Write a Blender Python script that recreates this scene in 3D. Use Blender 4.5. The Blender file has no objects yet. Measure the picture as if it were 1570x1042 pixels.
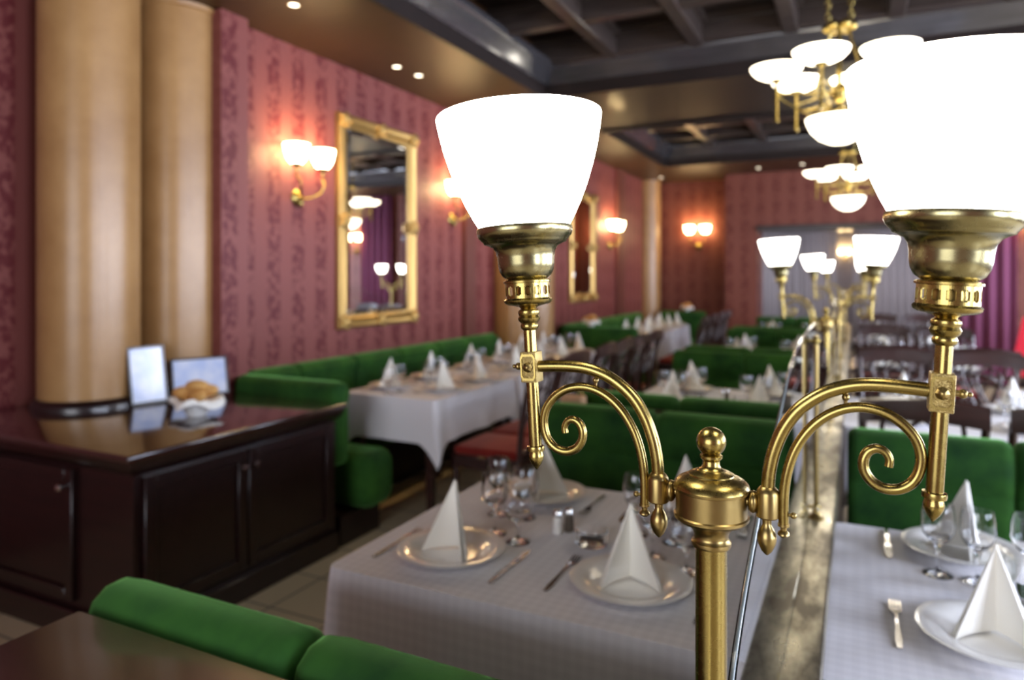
import bpy, bmesh, math, random
from mathutils import Vector, Matrix
random.seed(7)
S = bpy.context.scene
C = S.collection
PI = math.pi
def R(d): return math.radians(d)

# ------------------------------------------------------------------ camera, world, daylight, exposure
YAW = math.atan(0.489)
cam_d = bpy.data.cameras.new('camera'); cam = bpy.data.objects.new('camera', cam_d); C.objects.link(cam)
cam.location = (0, 0, 1.452); cam.rotation_euler = (PI/2, 0, YAW)
cam_d.sensor_width = 36; cam_d.lens = 1080/1570*36; cam_d.shift_y = -98/1570
cam_d.clip_start = 0.05; cam_d.clip_end = 80
cam_d.dof.use_dof = True; cam_d.dof.focus_distance = 0.68; cam_d.dof.aperture_fstop = 3.8
S.camera = cam
S.view_settings.view_transform = 'Standard'; S.view_settings.look = 'None'
S.view_settings.gamma = 1; S.view_settings.use_curve_mapping = False
S.view_settings.exposure = 0.62
S.cycles.use_denoising = True
S.cycles.max_bounces = 8; S.cycles.diffuse_bounces = 4; S.cycles.glossy_bounces = 5
S.cycles.transmission_bounces = 8; S.cycles.transparent_max_bounces = 12
S.cycles.caustics_refractive = False; S.cycles.caustics_reflective = False
S.cycles.sample_clamp_indirect = 4.0

W = bpy.data.worlds.new('world'); S.world = W; W.use_nodes = True
bg = W.node_tree.nodes['Background']; bg.inputs[0].default_value = (0.55, 0.70, 1.0, 1); bg.inputs[1].default_value = 2.0

def area(name, loc, rot, sx, sy, power, col):
    l = bpy.data.lights.new(name, 'AREA'); l.shape = 'RECTANGLE'; l.size = sx; l.size_y = sy
    l.energy = power; l.color = col
    o = bpy.data.objects.new(name, l); C.objects.link(o); o.location = loc; o.rotation_euler = rot
    return o
WIN_Y = (-0.9, 1.6, 4.1, 6.6, 9.1)
for wy in WIN_Y:                                   # daylight from unseen windows, added in the right wall to supply it
    area('window_daylight', (4.32, wy, 1.75), (0, PI/2, 0), 2.0, 1.5, 160, (0.76, 0.82, 1.0))
area('back_window_daylight', (0.2, 15.75, 1.6), (-PI/2, 0, 0), 4.6, 2.3, 60, (0.92, 0.88, 0.95))
area('entrance_daylight', (-1.2, -3.42, 1.7), (PI/2, 0, 0), 2.6, 2.0, 60, (1.0, 0.95, 0.90))

# ------------------------------------------------------------------ materials
def new_mat(name):
    m = bpy.data.materials.new(name); m.use_nodes = True
    nt = m.node_tree; return m, nt, nt.nodes['Principled BSDF']
def link(nt, a, b): nt.links.new(a, b)
def coords(nt, kind='Object'):
    return nt.nodes.new('ShaderNodeTexCoord').outputs[kind]
def mapping(nt, vec, scale=(1,1,1), rot=(0,0,0)):
    n = nt.nodes.new('ShaderNodeMapping'); n.inputs['Scale'].default_value = scale; n.inputs['Rotation'].default_value = rot
    link(nt, vec, n.inputs['Vector']); return n.outputs[0]
def noise(nt, vec, scale, detail=3, rough=0.5):
    n = nt.nodes.new('ShaderNodeTexNoise'); n.inputs['Scale'].default_value = scale
    n.inputs['Detail'].default_value = detail; n.inputs['Roughness'].default_value = rough
    link(nt, vec, n.inputs['Vector']); return n.outputs['Fac']
def ramp(nt, fac, stops):
    n = nt.nodes.new('ShaderNodeValToRGB'); cr = n.color_ramp
    while len(cr.elements) < len(stops): cr.elements.new(0.5)
    for e, (p, c) in zip(cr.elements, stops): e.position = p; e.color = (*c, 1) if len(c) == 3 else c
    link(nt, fac, n.inputs[0]); return n.outputs[0]
def mixc(nt, fac, a, b, mode='MIX'):
    n = nt.nodes.new('ShaderNodeMix'); n.data_type = 'RGBA'; n.blend_type = mode
    for i, v in ((0, fac), (6, a), (7, b)):
        if hasattr(v, 'is_linked'): link(nt, v, n.inputs[i])
        elif i == 0: n.inputs[0].default_value = v
        else: n.inputs[i].default_value = (*v, 1)
    return n.outputs[2]
def math_n(nt, op, a, b=None):
    n = nt.nodes.new('ShaderNodeMath'); n.operation = op
    for i, v in ((0, a), (1, b)):
        if v is None: continue
        if hasattr(v, 'is_linked'): link(nt, v, n.inputs[i])
        else: n.inputs[i].default_value = v
    return n.outputs[0]
def bump(nt, p, h, strength=0.3, dist=0.01):
    n = nt.nodes.new('ShaderNodeBump'); n.inputs['Strength'].default_value = strength; n.inputs['Distance'].default_value = dist
    link(nt, h, n.inputs['Height']); link(nt, n.outputs[0], p.inputs['Normal'])
def simple(name, col, rough=0.5, metal=0.0, **kw):
    m, nt, p = new_mat(name)
    p.inputs['Base Color'].default_value = (*col, 1); p.inputs['Roughness'].default_value = rough; p.inputs['Metallic'].default_value = metal
    for k, v in kw.items(): p.inputs[k.replace('_', ' ')].default_value = v
    return m

def brass_mat(name, c1, c2, rough):
    m, nt, p = new_mat(name); v = coords(nt)
    n = noise(nt, v, 9, 4); link(nt, mixc(nt, n, c1, c2), p.inputs['Base Color'])
    p.inputs['Metallic'].default_value = 1
    br = noise(nt, v, 120, 3)
    rr = math_n(nt, 'MULTIPLY_ADD', br, 0.14); rr.node.inputs[2].default_value = rough - 0.07
    link(nt, rr, p.inputs['Roughness'])
    return m
M = {}
M['brass'] = brass_mat('antique_brass', (0.36, 0.27, 0.08), (0.25, 0.18, 0.055), 0.27)
M['brass_dark'] = brass_mat('aged_brass', (0.24, 0.17, 0.065), (0.36, 0.26, 0.09), 0.33)
M['brass_cup'] = brass_mat('cup_brass', (0.34, 0.30, 0.15), (0.27, 0.23, 0.11), 0.26)
def cast_mat():
    m = brass_mat('cast_brass', (0.46, 0.34, 0.13), (0.34, 0.25, 0.09), 0.33); nt = m.node_tree
    bump(nt, nt.nodes['Principled BSDF'], noise(nt, coords(nt), 900, 2), 0.9, 0.0012); return m
M['cast'] = cast_mat()
M['gilt'] = simple('gilt', (0.44, 0.28, 0.09), 0.38, 0.85)
M['chrome'] = simple('cutlery_steel', (0.62, 0.60, 0.58), 0.18, 1.0)

def rail_mat():
    m, nt, p = new_mat('rail_brass'); v = coords(nt)
    n = noise(nt, mapping(nt, v, (6, 2.2, 2)), 2.2, 5, 0.6)
    link(nt, ramp(nt, n, [(0.38, (0.14, 0.12, 0.09)), (0.62, (0.56, 0.52, 0.40))]), p.inputs['Base Color'])
    p.inputs['Metallic'].default_value = 0.9
    link(nt, ramp(nt, n, [(0.3, (0.40,)*3), (0.7, (0.24,)*3)]), p.inputs['Roughness'])
    return m
M['rail'] = rail_mat()

def velvet(name, c1, c2):
    m, nt, p = new_mat(name); v = coords(nt)
    n = ramp(nt, noise(nt, v, 5, 4, 0.6), [(0.3, (0, 0, 0)), (0.7, (1, 1, 1))])
    link(nt, mixc(nt, n, c1, c2), p.inputs['Base Color']); p.inputs['Roughness'].default_value = 0.85
    p.inputs['Sheen Weight'].default_value = 0.5; p.inputs['Sheen Roughness'].default_value = 0.4
    p.inputs['Sheen Tint'].default_value = (0.35, 0.9, 0.25, 1); p.inputs['Specular IOR Level'].default_value = 0.2
    bump(nt, p, noise(nt, v, 400, 2), 0.15, 0.001)
    return m
M['velvet'] = velvet('green_velvet', (0.005, 0.032, 0.006), (0.028, 0.105, 0.012))
def seat_red():
    m = velvet('red_velvet', (0.15, 0.012, 0.010), (0.23, 0.02, 0.014))
    m.node_tree.nodes['Principled BSDF'].inputs['Sheen Tint'].default_value = (1, 0.4, 0.3, 1); return m
M['red_seat'] = seat_red()

def wood(name, c1, c2, rough, coat=0.5, along=(1, 12, 12)):
    m, nt, p = new_mat(name); v = coords(nt)
    n = noise(nt, mapping(nt, v, along), 3.0, 6, 0.6)
    link(nt, ramp(nt, n, [(0.3, c1), (0.7, c2)]), p.inputs['Base Color'])
    p.inputs['Roughness'].default_value = rough; p.inputs['Coat Weight'].default_value = coat; p.inputs['Coat Roughness'].default_value = 0.08
    return m
M['mahogany'] = wood('mahogany', (0.006, 0.002, 0.002), (0.016, 0.004, 0.0035), 0.30, 0.15)
M['counter'] = wood('polished_countertop', (0.016, 0.005, 0.004), (0.034, 0.009, 0.007), 0.16, 1.0)
M['cap'] = wood('divider_wood', (0.018, 0.005, 0.004), (0.030, 0.009, 0.006), 0.34, 0.2)
M['chair_wood'] = wood('chair_wood', (0.020, 0.007, 0.006), (0.048, 0.016, 0.012), 0.30, 0.4)
M['ceil_wood'] = wood('ceiling_wood', (0.010, 0.007, 0.006), (0.020, 0.012, 0.010), 0.5, 0.12)
M['ceil_beam'] = wood('ceiling_beam_wood', (0.030, 0.022, 0.020), (0.055, 0.042, 0.036), 0.28, 0.6)
M['soffit'] = wood('soffit_wood', (0.036, 0.017, 0.008), (0.050, 0.025, 0.011), 0.45, 0.12)
M['crown'] = wood('crown_moulding', (0.030, 0.028, 0.030), (0.050, 0.048, 0.052), 0.20, 1.0)

for k_ in ('ceil_wood', 'ceil_beam', 'soffit'): M[k_].node_tree.nodes['Principled BSDF'].inputs['Specular IOR Level'].default_value = 0.22
M['ceil_wood'].node_tree.nodes['Principled BSDF'].inputs['Coat Weight'].default_value = 0.04
M['soffit'].node_tree.nodes['Principled BSDF'].inputs['Coat Weight'].default_value = 0.06
M['ceil_beam'].node_tree.nodes['Principled BSDF'].inputs['Coat Weight'].default_value = 0.25

def wallpaper(name, axis, base=((0.105, 0.011, 0.012), (0.24, 0.075, 0.060)), period=0.225):
    m, nt, p = new_mat(name); v = coords(nt)
    sep = nt.nodes.new('ShaderNodeSeparateXYZ'); link(nt, v, sep.inputs[0])
    a = sep.outputs[axis]
    s = math_n(nt, 'SINE', math_n(nt, 'MULTIPLY', a, 2*PI/period))
    s = math_n(nt, 'MULTIPLY_ADD', s, 0.5); s.node.inputs[2].default_value = 0.5
    stripe = ramp(nt, s, [(0.35, (0, 0, 0)), (0.6, (1, 1, 1))])
    lines = math_n(nt, 'SINE', math_n(nt, 'MULTIPLY', a, 2*PI/0.0196))
    lines = math_n(nt, 'MULTIPLY_ADD', lines, 0.12); lines.node.inputs[2].default_value = 0.3
    # damask motifs
    n1 = noise(nt, mapping(nt, v, (11, 11, 9)), 2.6, 3, 0.6)
    zz = math_n(nt, 'SINE', math_n(nt, 'MULTIPLY', sep.outputs[2], 2*PI/0.30))
    zz = math_n(nt, 'MULTIPLY', zz, 0.04)
    dm = ramp(nt, math_n(nt, 'ADD', n1, zz), [(0.42, (0.25,)*3), (0.56, (1, 1, 1))])
    damask = mixc(nt, stripe, dm, (1, 1, 1)) if False else mixc(nt, stripe, lines, dm)
    link(nt, mixc(nt, damask, base[1], base[0]), p.inputs['Base Color'])
    p.inputs['Roughness'].default_value = 0.55; p.inputs['Specular IOR Level'].default_value = 0.35
    return m
M['paper_y'] = wallpaper('red_damask_wallpaper', 1)
M['paper_x'] = wallpaper('red_damask_wallpaper_end', 0, ((0.12, 0.024, 0.015), (0.21, 0.068, 0.045)))
M['dark_strip'] = simple('dark_red_trim', (0.12, 0.03, 0.02), 0.5)  # dark colour standing in for shade on the left wall

def column_mat():
    m, nt, p = new_mat('column_plaster'); v = coords(nt)
    n = noise(nt, v, 3.2, 6, 0.65)
    link(nt, ramp(nt, n, [(0.3, (0.29, 0.15, 0.052)), (0.7, (0.40, 0.225, 0.085))]), p.inputs['Base Color'])
    p.inputs['Roughness'].default_value = 0.33; return m
M['column'] = column_mat()

def cloth_mat():
    m, nt, p = new_mat('white_damask_cloth'); v = coords(nt)
    sep = nt.nodes.new('ShaderNodeSeparateXYZ'); link(nt, v, sep.inputs[0])
    k = 2*PI/0.026
    f = None
    for i in range(3):
        q = math_n(nt, 'SINE', math_n(nt, 'MULTIPLY', sep.outputs[i], k))
        q = ramp(nt, q, [(0.0, (0, 0, 0)), (0.25, (1, 1, 1))])
        f = q if f is None else math_n(nt, 'ADD', f, q)
    f = math_n(nt, 'MULTIPLY', f, 0.333)
    wv = noise(nt, v, 600, 2)
    link(nt, mixc(nt, f, (0.78, 0.77, 0.81), (0.88, 0.87, 0.91)), p.inputs['Base Color'])
    p.inputs['Roughness'].default_value = 0.7; p.inputs['Sheen Weight'].default_value = 0.15
    bump(nt, p, wv, 0.15, 0.001); return m
M['cloth'] = cloth_mat()
M['napkin'] = simple('napkin_paper', (0.93, 0.91, 0.84), 0.75)
M['china'] = simple('white_china', (0.90, 0.89, 0.86), 0.16, 0.0, Coat_Weight=0.25)
M['glass'] = simple('clear_glass', (1, 1, 1), 0.0, 0.0, Transmission_Weight=1.0, IOR=1.45)
M['panel_glass'] = simple('partition_glass', (0.93, 0.97, 0.96), 0.0, 0.0, Transmission_Weight=1.0, IOR=1.45)
M['glass_edge'] = simple('glass_edge', (0.16, 0.19, 0.19), 0.15, 0.0, Coat_Weight=1.0)
M['mirror'] = simple('mirror_silver', (0.86, 0.86, 0.86), 0.015, 1.0)
M['salt'] = simple('salt', (0.85, 0.84, 0.80), 0.8)
M['pepper'] = simple('pepper', (0.10, 0.08, 0.06), 0.8)
M['black'] = simple('black_plastic', (0.02, 0.02, 0.02), 0.4)
def bread_mat():
    m, nt, p = new_mat('bread_crust'); v = coords(nt)
    link(nt, ramp(nt, noise(nt, v, 14, 4), [(0.3, (0.52, 0.22, 0.045)), (0.7, (0.80, 0.50, 0.17))]), p.inputs['Base Color'])
    p.inputs['Roughness'].default_value = 0.6; return m
M['bread'] = bread_mat()
def print_mat():
    m, nt, p = new_mat('printed_sheet'); v = coords(nt)
    link(nt, ramp(nt, noise(nt, v, 9, 2), [(0.35, (0.48, 0.56, 0.78)), (0.65, (0.74, 0.76, 0.84))]), p.inputs['Base Color'])
    p.inputs['Roughness'].default_value = 0.15; return m
M['print'] = print_mat()
def tile_mat():
    m, nt, p = new_mat('floor_tiles'); v = coords(nt)
    b = nt.nodes.new('ShaderNodeTexBrick'); link(nt, v, b.inputs['Vector'])
    b.offset = 0.0; b.inputs['Scale'].default_value = 1.0; b.inputs['Brick Width'].default_value = 0.33; b.inputs['Row Height'].default_value = 0.33
    b.inputs['Mortar Size'].default_value = 0.006
    b.inputs['Color1'].default_value = (0.64, 0.52, 0.33, 1); b.inputs['Color2'].default_value = (0.56, 0.45, 0.28, 1); b.inputs['Mortar'].default_value = (0.16, 0.13, 0.10, 1)
    link(nt, mixc(nt, noise(nt, v, 4, 4), b.outputs[0], (0.30, 0.24, 0.17)), p.inputs['Base Color']) if False else link(nt, b.outputs[0], p.inputs['Base Color'])
    p.inputs['Roughness'].default_value = 0.35; return m
M['tile'] = tile_mat()
def curtain_mat(name, col):
    m, nt, p = new_mat(name); out = nt.nodes['Material Output']
    p.inputs['Base Color'].default_value = (*col, 1); p.inputs['Roughness'].default_value = 0.9
    t = nt.nodes.new('ShaderNodeBsdfTranslucent'); t.inputs[0].default_value = (*col, 1)
    mx = nt.nodes.new('ShaderNodeMixShader'); mx.inputs[0].default_value = 0.5
    link(nt, p.outputs[0], mx.inputs[1]); link(nt, t.outputs[0], mx.inputs[2]); link(nt, mx.outputs[0], out.inputs[0])
    return m
M['sheer'] = curtain_mat('sheer_curtain', (0.55, 0.51, 0.50))
M['drape'] = curtain_mat('mauve_drape', (0.36, 0.11, 0.21))
def emit(name, col, s):
    m, nt, p = new_mat(name)
    p.inputs['Base Color'].default_value = (0.8, 0.8, 0.78, 1); p.inputs['Roughness'].default_value = 0.25
    p.inputs['Emission Color'].default_value = (*col, 1); p.inputs['Emission Strength'].default_value = s
    return m
M['opal'] = emit('lit_opal_glass', (1.0, 0.92, 0.79), 9.5)
M['opal_sconce'] = emit('lit_sconce_glass', (1.0, 0.70, 0.32), 26.0)
M['opal_bowl'] = emit('lit_bowl_glass', (1.0, 0.86, 0.62), 4.0)
M['spot'] = emit('lit_downlight', (1.0, 0.88, 0.68), 4.0)
M['crimson'] = emit('crimson_lampshade', (0.75, 0.02, 0.06), 0.5)
M['crimson'].node_tree.nodes['Principled BSDF'].inputs['Base Color'].default_value = (0.5, 0.01, 0.03, 1)
M['plaster'] = simple('grey_plaster', (0.38, 0.34, 0.34), 0.7)

# ------------------------------------------------------------------ mesh helpers
class MB:
    def __init__(s): s.v = []; s.f = []
    def add(s, vs, fs, mx=None):
        n = len(s.v)
        for v in vs:
            v = Vector(v)
            s.v.append(tuple(mx @ v if mx else v))
        s.f += [tuple(i + n for i in f) for f in fs]; return s
    def box(s, x0, x1, y0, y1, z0, z1, mx=None):
        v = [(x, y, z) for x in (x0, x1) for y in (y0, y1) for z in (z0, z1)]
        return s.add(v, [(0,1,3,2), (4,6,7,5), (0,4,5,1), (2,3,7,6), (0,2,6,4), (1,5,7,3)], mx)
    def rbox(s, x0, x1, y0, y1, z0, z1, r=0.01, seg=2, mx=None):
        b = bmesh.new(); bmesh.ops.create_cube(b, size=1)
        for v in b.verts:
            v.co = Vector(((x0+x1)/2 + v.co.x*(x1-x0), (y0+y1)/2 + v.co.y*(y1-y0), (z0+z1)/2 + v.co.z*(z1-z0)))
        bmesh.ops.bevel(b, geom=list(b.edges), offset=r, segments=seg, profile=0.5, affect='EDGES')
        b.verts.index_update()
        s.add([v.co.copy() for v in b.verts], [tuple(v.index for v in f.verts) for f in b.faces], mx); b.free(); return s
    def lathe(s, prof, seg=32, mx=None, capb=True, capt=True):
        vs, fs = [], []; n = len(prof)
        for r, z in prof:
            for k in range(seg):
                a = 2*PI*k/seg; vs.append((r*math.cos(a), r*math.sin(a), z))
        for i in range(n-1):
            for k in range(seg):
                a, b = i*seg+k, i*seg+(k+1) % seg
                fs.append((a, b, b+seg, a+seg))
        if capb: fs.append(tuple(range(seg-1, -1, -1)))
        if capt: fs.append(tuple((n-1)*seg+k for k in range(seg)))
        return s.add(vs, fs, mx)
    def tube(s, pts, rad, seg=12, sub=4, mx=None, flat=None, cap=True):
        P = [Vector(p) for p in pts]; n = len(P)
        rads = rad if isinstance(rad, (list, tuple)) else [rad]*n
        Q, RR = [], []
        if sub <= 1 or n < 3: Q, RR = P, list(rads)
        else:
            for i in range(n-1):
                p0, p1, p2, p3 = P[max(i-1, 0)], P[i], P[i+1], P[min(i+2, n-1)]
                for j in range(sub):
                    t = j/sub
                    Q.append(0.5*((2*p1)+(p2-p0)*t+(2*p0-5*p1+4*p2-p3)*t*t+(3*p1-p0-3*p2+p3)*t**3)); RR.append(rads[i]*(1-t)+rads[i+1]*t)
            Q.append(P[-1]); RR.append(rads[-1])
        T = [(Q[min(i+1, len(Q)-1)]-Q[max(i-1, 0)]).normalized() for i in range(len(Q))]
        u = T[0].orthogonal().normalized(); vs = []; fs = []
        for i, q in enumerate(Q):
            u = (u - T[i]*u.dot(T[i])).normalized(); w = T[i].cross(u)
            for k in range(seg):
                a = 2*PI*k/seg; vs.append(q + (u*math.cos(a)+w*math.sin(a))*RR[i])
        for i in range(len(Q)-1):
            for k in range(seg):
                a, b = i*seg+k, i*seg+(k+1) % seg; fs.append((a, b, b+seg, a+seg))
        if cap: fs.append(tuple(range(seg-1, -1, -1))); fs.append(tuple((len(Q)-1)*seg+k for k in range(seg)))
        return s.add(vs, fs, mx)
    def ball(s, c, r, sz=1.0, seg=16):
        pr = [(max(r*math.sin(PI*i/10), 1e-5), -r*sz*math.cos(PI*i/10)) for i in range(11)]
        return s.lathe(pr, seg, Matrix.Translation(Vector(c)))
    def loft(s, rings, mx=None, closed=True, caps=True):
        n = len(rings[0]); vs = [p for r in rings for p in r]; fs = []
        for i in range(len(rings)-1):
            for k in range(n if closed else n-1):
                a, b = i*n+k, i*n+(k+1) % n; fs.append((a, b, b+n, a+n))
        if caps and closed: fs.append(tuple(range(n-1, -1, -1))); fs.append(tuple((len(rings)-1)*n+k for k in range(n)))
        return s.add(vs, fs, mx)
    def cushion(s, prof, a0, a1, r=0.03, axis='x', mx=None):
        cy = sum(p[0] for p in prof)/len(prof); cz = sum(p[1] for p in prof)/len(prof)
        wy = max(p[0] for p in prof)-min(p[0] for p in prof); wz = max(p[1] for p in prof)-min(p[1] for p in prof)
        st = [(a0 + r*(1-math.cos(t)), r*(1-math.sin(t))) for t in (0, R(22), R(45), R(68), R(90))]
        st += [(a1 - (x-a0), d) for x, d in reversed(st)]
        rings = []
        for x, d in st:
            ky, kz = (wy-2*d)/wy, (wz-2*d)/wz
            ring = [(cy+(p[0]-cy)*ky, cz+(p[1]-cz)*kz) for p in prof]
            rings.append([(x, p[0], p[1]) if axis == 'x' else (p[0], x, p[1]) for p in ring])
        return s.loft(rings, mx)
def rprof(y0, y1, z0, z1, r, n=4):                                   # a rounded rectangle in the y-z plane
    out = []
    for cy, cz, a0 in ((y1-r, z1-r, 0), (y0+r, z1-r, 90), (y0+r, z0+r, 180), (y1-r, z0+r, 270)):
        for i in range(n+1):
            a = R(a0+90*i/n); out.append((cy+r*math.cos(a), cz+r*math.sin(a)))
    return out
def obj(name, mb, mat, parent=None, loc=None, smooth=40, rot=None):
    me = bpy.data.meshes.new(name); me.from_pydata(mb.v, [], mb.f)
    b = bmesh.new(); b.from_mesh(me); bmesh.ops.recalc_face_normals(b, faces=b.faces); b.to_mesh(me); b.free()
    if mat: me.materials.append(M[mat] if isinstance(mat, str) else mat)
    if smooth:
        for p in me.polygons: p.use_smooth = True
        me.set_sharp_from_angle(angle=R(smooth))
    o = bpy.data.objects.new(name, me); C.objects.link(o)
    if parent: o.parent = parent
    if loc: o.location = loc
    if rot: o.rotation_euler = rot
    return o
def tag(o, label, cat, group=None):
    o['label'] = label; o['category'] = cat
    if group: o['group'] = group
    return o
def thing(name, label, cat, loc=(0,0,0), rz=0, group=None):
    o = bpy.data.objects.new(name, None); C.objects.link(o); o.empty_display_size = 0.05
    o.location = loc; o.rotation_euler = (0, 0, rz); return tag(o, label, cat, group)
def part_empty(name, parent, loc=(0,0,0), rot=(0,0,0)):
    o = bpy.data.objects.new(name, None); C.objects.link(o); o.parent = parent; o.location = loc; o.rotation_euler = rot; return o
def struct(name, mb, mat, smooth=None):
    o = obj(name, mb, mat, None, None, smooth); o['kind'] = 'structure'; return o
def dup(o, parent=None, loc=None, rz=None, label=None, group=None):
    c = o.copy(); C.objects.link(c)
    if parent: c.parent = parent
    if loc is not None: c.location = loc
    if rz is not None: c.rotation_euler = (0, 0, rz)
    if label: c['label'] = label
    if group: c['group'] = group
    for ch in list(o.children):
        dup(ch, c)
    return c
USED = set()
def place(proto, loc, rz, label, group=None):
    """The first call moves the source thing itself; every later one makes a copy with copies of its parts."""
    if proto.name not in USED:
        USED.add(proto.name); proto.location = loc; proto.rotation_euler = (0, 0, rz); proto['label'] = label
        if group: proto['group'] = group
        return proto
    return dup(proto, None, loc, rz, label, group)

# ------------------------------------------------------------------ the room
XL0, XL1, XL2, XL3 = -3.90, -3.30, -3.40, -3.12        # depths of the left wall's steps
XR, YB, YF = 4.2, 11.65, -3.3
ZS, ZC = 3.0, 3.42
struct('floor', MB().box(-4.2, 4.4, -3.6, 16.2, -0.1, 0), 'tile')
struct('wall_left', MB().box(-4.2, XL0, -3.4, 2.92, 0, ZC), 'paper_y')
struct('wall_left_pier', MB().box(-4.2, XL1, 2.92, 3.12, 0, ZC), 'paper_y')
struct('wall_left_middle', MB().box(-4.2, XL2, 3.12, 6.04, 0, ZC), 'paper_y')
struct('wall_left_return', MB().box(-4.2, XL2+0.04, 6.04, 7.35, 0, ZC), 'paper_y')
struct('wall_left_end', MB().box(-4.2, XL3, 7.35, 11.65, 0, ZC), 'paper_y')
struct('trim_1', MB().box(XL2, XL2+0.045, 5.86, 6.06, 0, ZS), 'dark_strip')  # thin dark slab in place of the shade where the wall steps
struct('trim_2', MB().box(XL3, XL3+0.045, 9.75, 10.1, 0, ZS), 'dark_strip')  # second slab of painted shade, farther along the wall
struct('wall_back_left', MB().box(-3.13, -1.80, YB, YB+0.15, 0, ZC), 'paper_x')
struct('wall_back_pier', MB().box(-1.80, -1.34, 11.1, 11.8, 0, ZC), 'paper_x')
struct('wall_back_right', MB().box(0.95, 4.3, 11.1, 11.8, 0, ZC), 'paper_x')
struct('wall_back_over_opening', MB().box(-1.34, 0.95, 11.12, 11.7, 2.20, ZC), 'paper_x')
struct('trim_3', MB().box(-1.34, 0.95, 11.06, 11.72, 2.12, 2.20), 'mahogany')
struct('wall_front', MB().box(-4.2, -2.6, -3.45, -3.3, 0, ZC).box(0.2, 4.3, -3.45, -3.3, 0, ZC).box(-2.6, 0.2, -3.45, -3.3, 2.8, ZC).box(-2.6, 0.2, -3.45, -3.3, 0, 0.6), 'paper_x')
rw = MB()                                                             # the unseen right wall with added window openings for the daylight
ys = [YF]
for wy in WIN_Y: ys += [wy-0.78, wy+0.78]
ys.append(11.65)
for i in range(0, len(ys), 2): rw.box(XR, XR+0.2, ys[i], ys[i+1], 0, ZC)
for wy in WIN_Y: rw.box(XR, XR+0.2, wy-0.78, wy+0.78, 0, 0.6).box(XR, XR+0.2, wy-0.78, wy+0.78, 2.8, ZC)
struct('wall_right', rw, 'paper_y')
for i, wy in enumerate(WIN_Y):
    f = MB()
    for y in (wy-0.78, wy-0.025, wy+0.73): f.box(XR+0.02, XR+0.08, y, y+0.05, 0.6, 2.8)
    for z in (0.6, 2.05, 2.75): f.box(XR+0.025, XR+0.075, wy-0.78, wy+0.78, z, z+0.05)
    o = struct('window_%d' % (i+1), f, 'mahogany')  # frames of the added windows, out of view
# far room behind the opening
struct('wall_far_left', MB().box(-3.3, -3.15, 11.8, 16.1, 0, 3.3), 'plaster')
struct('wall_far_right', MB().box(3.6, 3.75, 11.8, 16.1, 0, 3.3), 'plaster')
struct('wall_far_back', MB().box(-3.3, -2.1, 15.2, 15.4, 0, 3.3).box(2.5, 3.75, 15.2, 15.4, 0, 3.3).box(-2.1, 2.5, 15.2, 15.4, 2.75, 3.3).box(-2.1, 2.5, 15.2, 15.4, 0, 0.4)
       .box(-1.15, -1.0, 15.2, 15.4, 0.4, 2.75).box(-0.36, -0.04, 15.2, 15.4, 0.4, 2.75).box(1.5, 1.65, 15.2, 15.4, 0.4, 2.75), 'plaster')
struct('ceiling_far', MB().box(-3.3, 3.75, 11.8, 15.4, 3.2, 3.35), 'plaster')

struct('ceiling', MB().box(-4.2, 4.4, -3.5, 11.8, ZC, ZC+0.15), 'ceil_wood')
XI, XJ = -2.45, 2.27                                                 # inner edges of the dropped soffit
sf = MB()
sf.box(-4.0, XI, -3.3, 11.65, ZS, ZC-0.002).box(XJ, XR, -3.3, 11.65, ZS, ZC-0.002).box(XI, XJ, 9.9, 11.65, ZS, ZC-0.002).box(XI, XJ, -3.3, -2.6, ZS, ZC-0.002)
struct('ceiling_soffit', sf, 'soffit')
struct('ceiling_cross_soffit', MB().box(XI, XJ, 5.65, 7.2, ZS+0.02, ZC-0.002), 'ceil_wood')
def frame_ring(x0, x1, y0, y1, prof):                                # a moulding run round the inside of a bay
    m = MB(); rings = []
    for (sx, sy) in ((0,0), (1,0), (1,1), (0,1), (0,0)):
        rings.append([((x0+d) if sx == 0 else (x1-d), (y0+d) if sy == 0 else (y1-d), z) for d, z in prof])
    return m.loft(rings, caps=False)
for n, (y0, y1) in enumerate(((-2.6, 5.65), (7.2, 9.9))):
    fascia = frame_ring(XI, XJ, y0, y1, [(0, ZS-0.01), (0.03, ZS-0.01), (0.03, 3.10), (0.0, 3.10)])
    struct('trim_%d' % (4+2*n), fascia, 'ceil_wood')
    crown = frame_ring(XI, XJ, y0, y1, [(0.0, 3.10), (0.045, 3.10), (0.06, 3.125), (0.14, 3.20), (0.155, 3.23), (0.155, 3.26), (0, 3.26)])
    struct('trim_%d' % (5+2*n), crown, 'crown', 40)
    bm = MB()
    nx = 7; nyc = 11 if n == 0 else 4
    for i in range(1, nx):
        x = XI + (XJ-XI)*i/nx + 0.0
        bm.rbox(x-0.055, x+0.055, y0, y1, 3.22, ZC-0.001, 0.012, 1)
        bm.box(x-0.09, x+0.09, y0, y1, 3.36, ZC-0.001)
    for i in range(0, nyc+1):
        y = y1 - 0.18 - 0.80*i if n == 0 else y0 + (y1-y0)*i/nyc
        if y < y0: continue
        bm.rbox(XI, XJ, y-0.055, y+0.055, 3.23, ZC-0.001, 0.012, 1)
        bm.box(XI, XJ, y-0.09, y+0.09, 3.365, ZC-0.001)
    struct('ceiling_coffers' + ('' if n == 0 else '_end'), bm, 'ceil_beam')
struct('baseboard_left', MB().box(XL3, XL3+0.02, 7.35, 11.65, 0, 0.12), 'mahogany')
struct('baseboard_back', MB().box(-3.0, -1.80, YB-0.02, YB, 0, 0.12).box(0.95, 4.2, 11.08, 11.1, 0, 0.12), 'mahogany')

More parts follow.
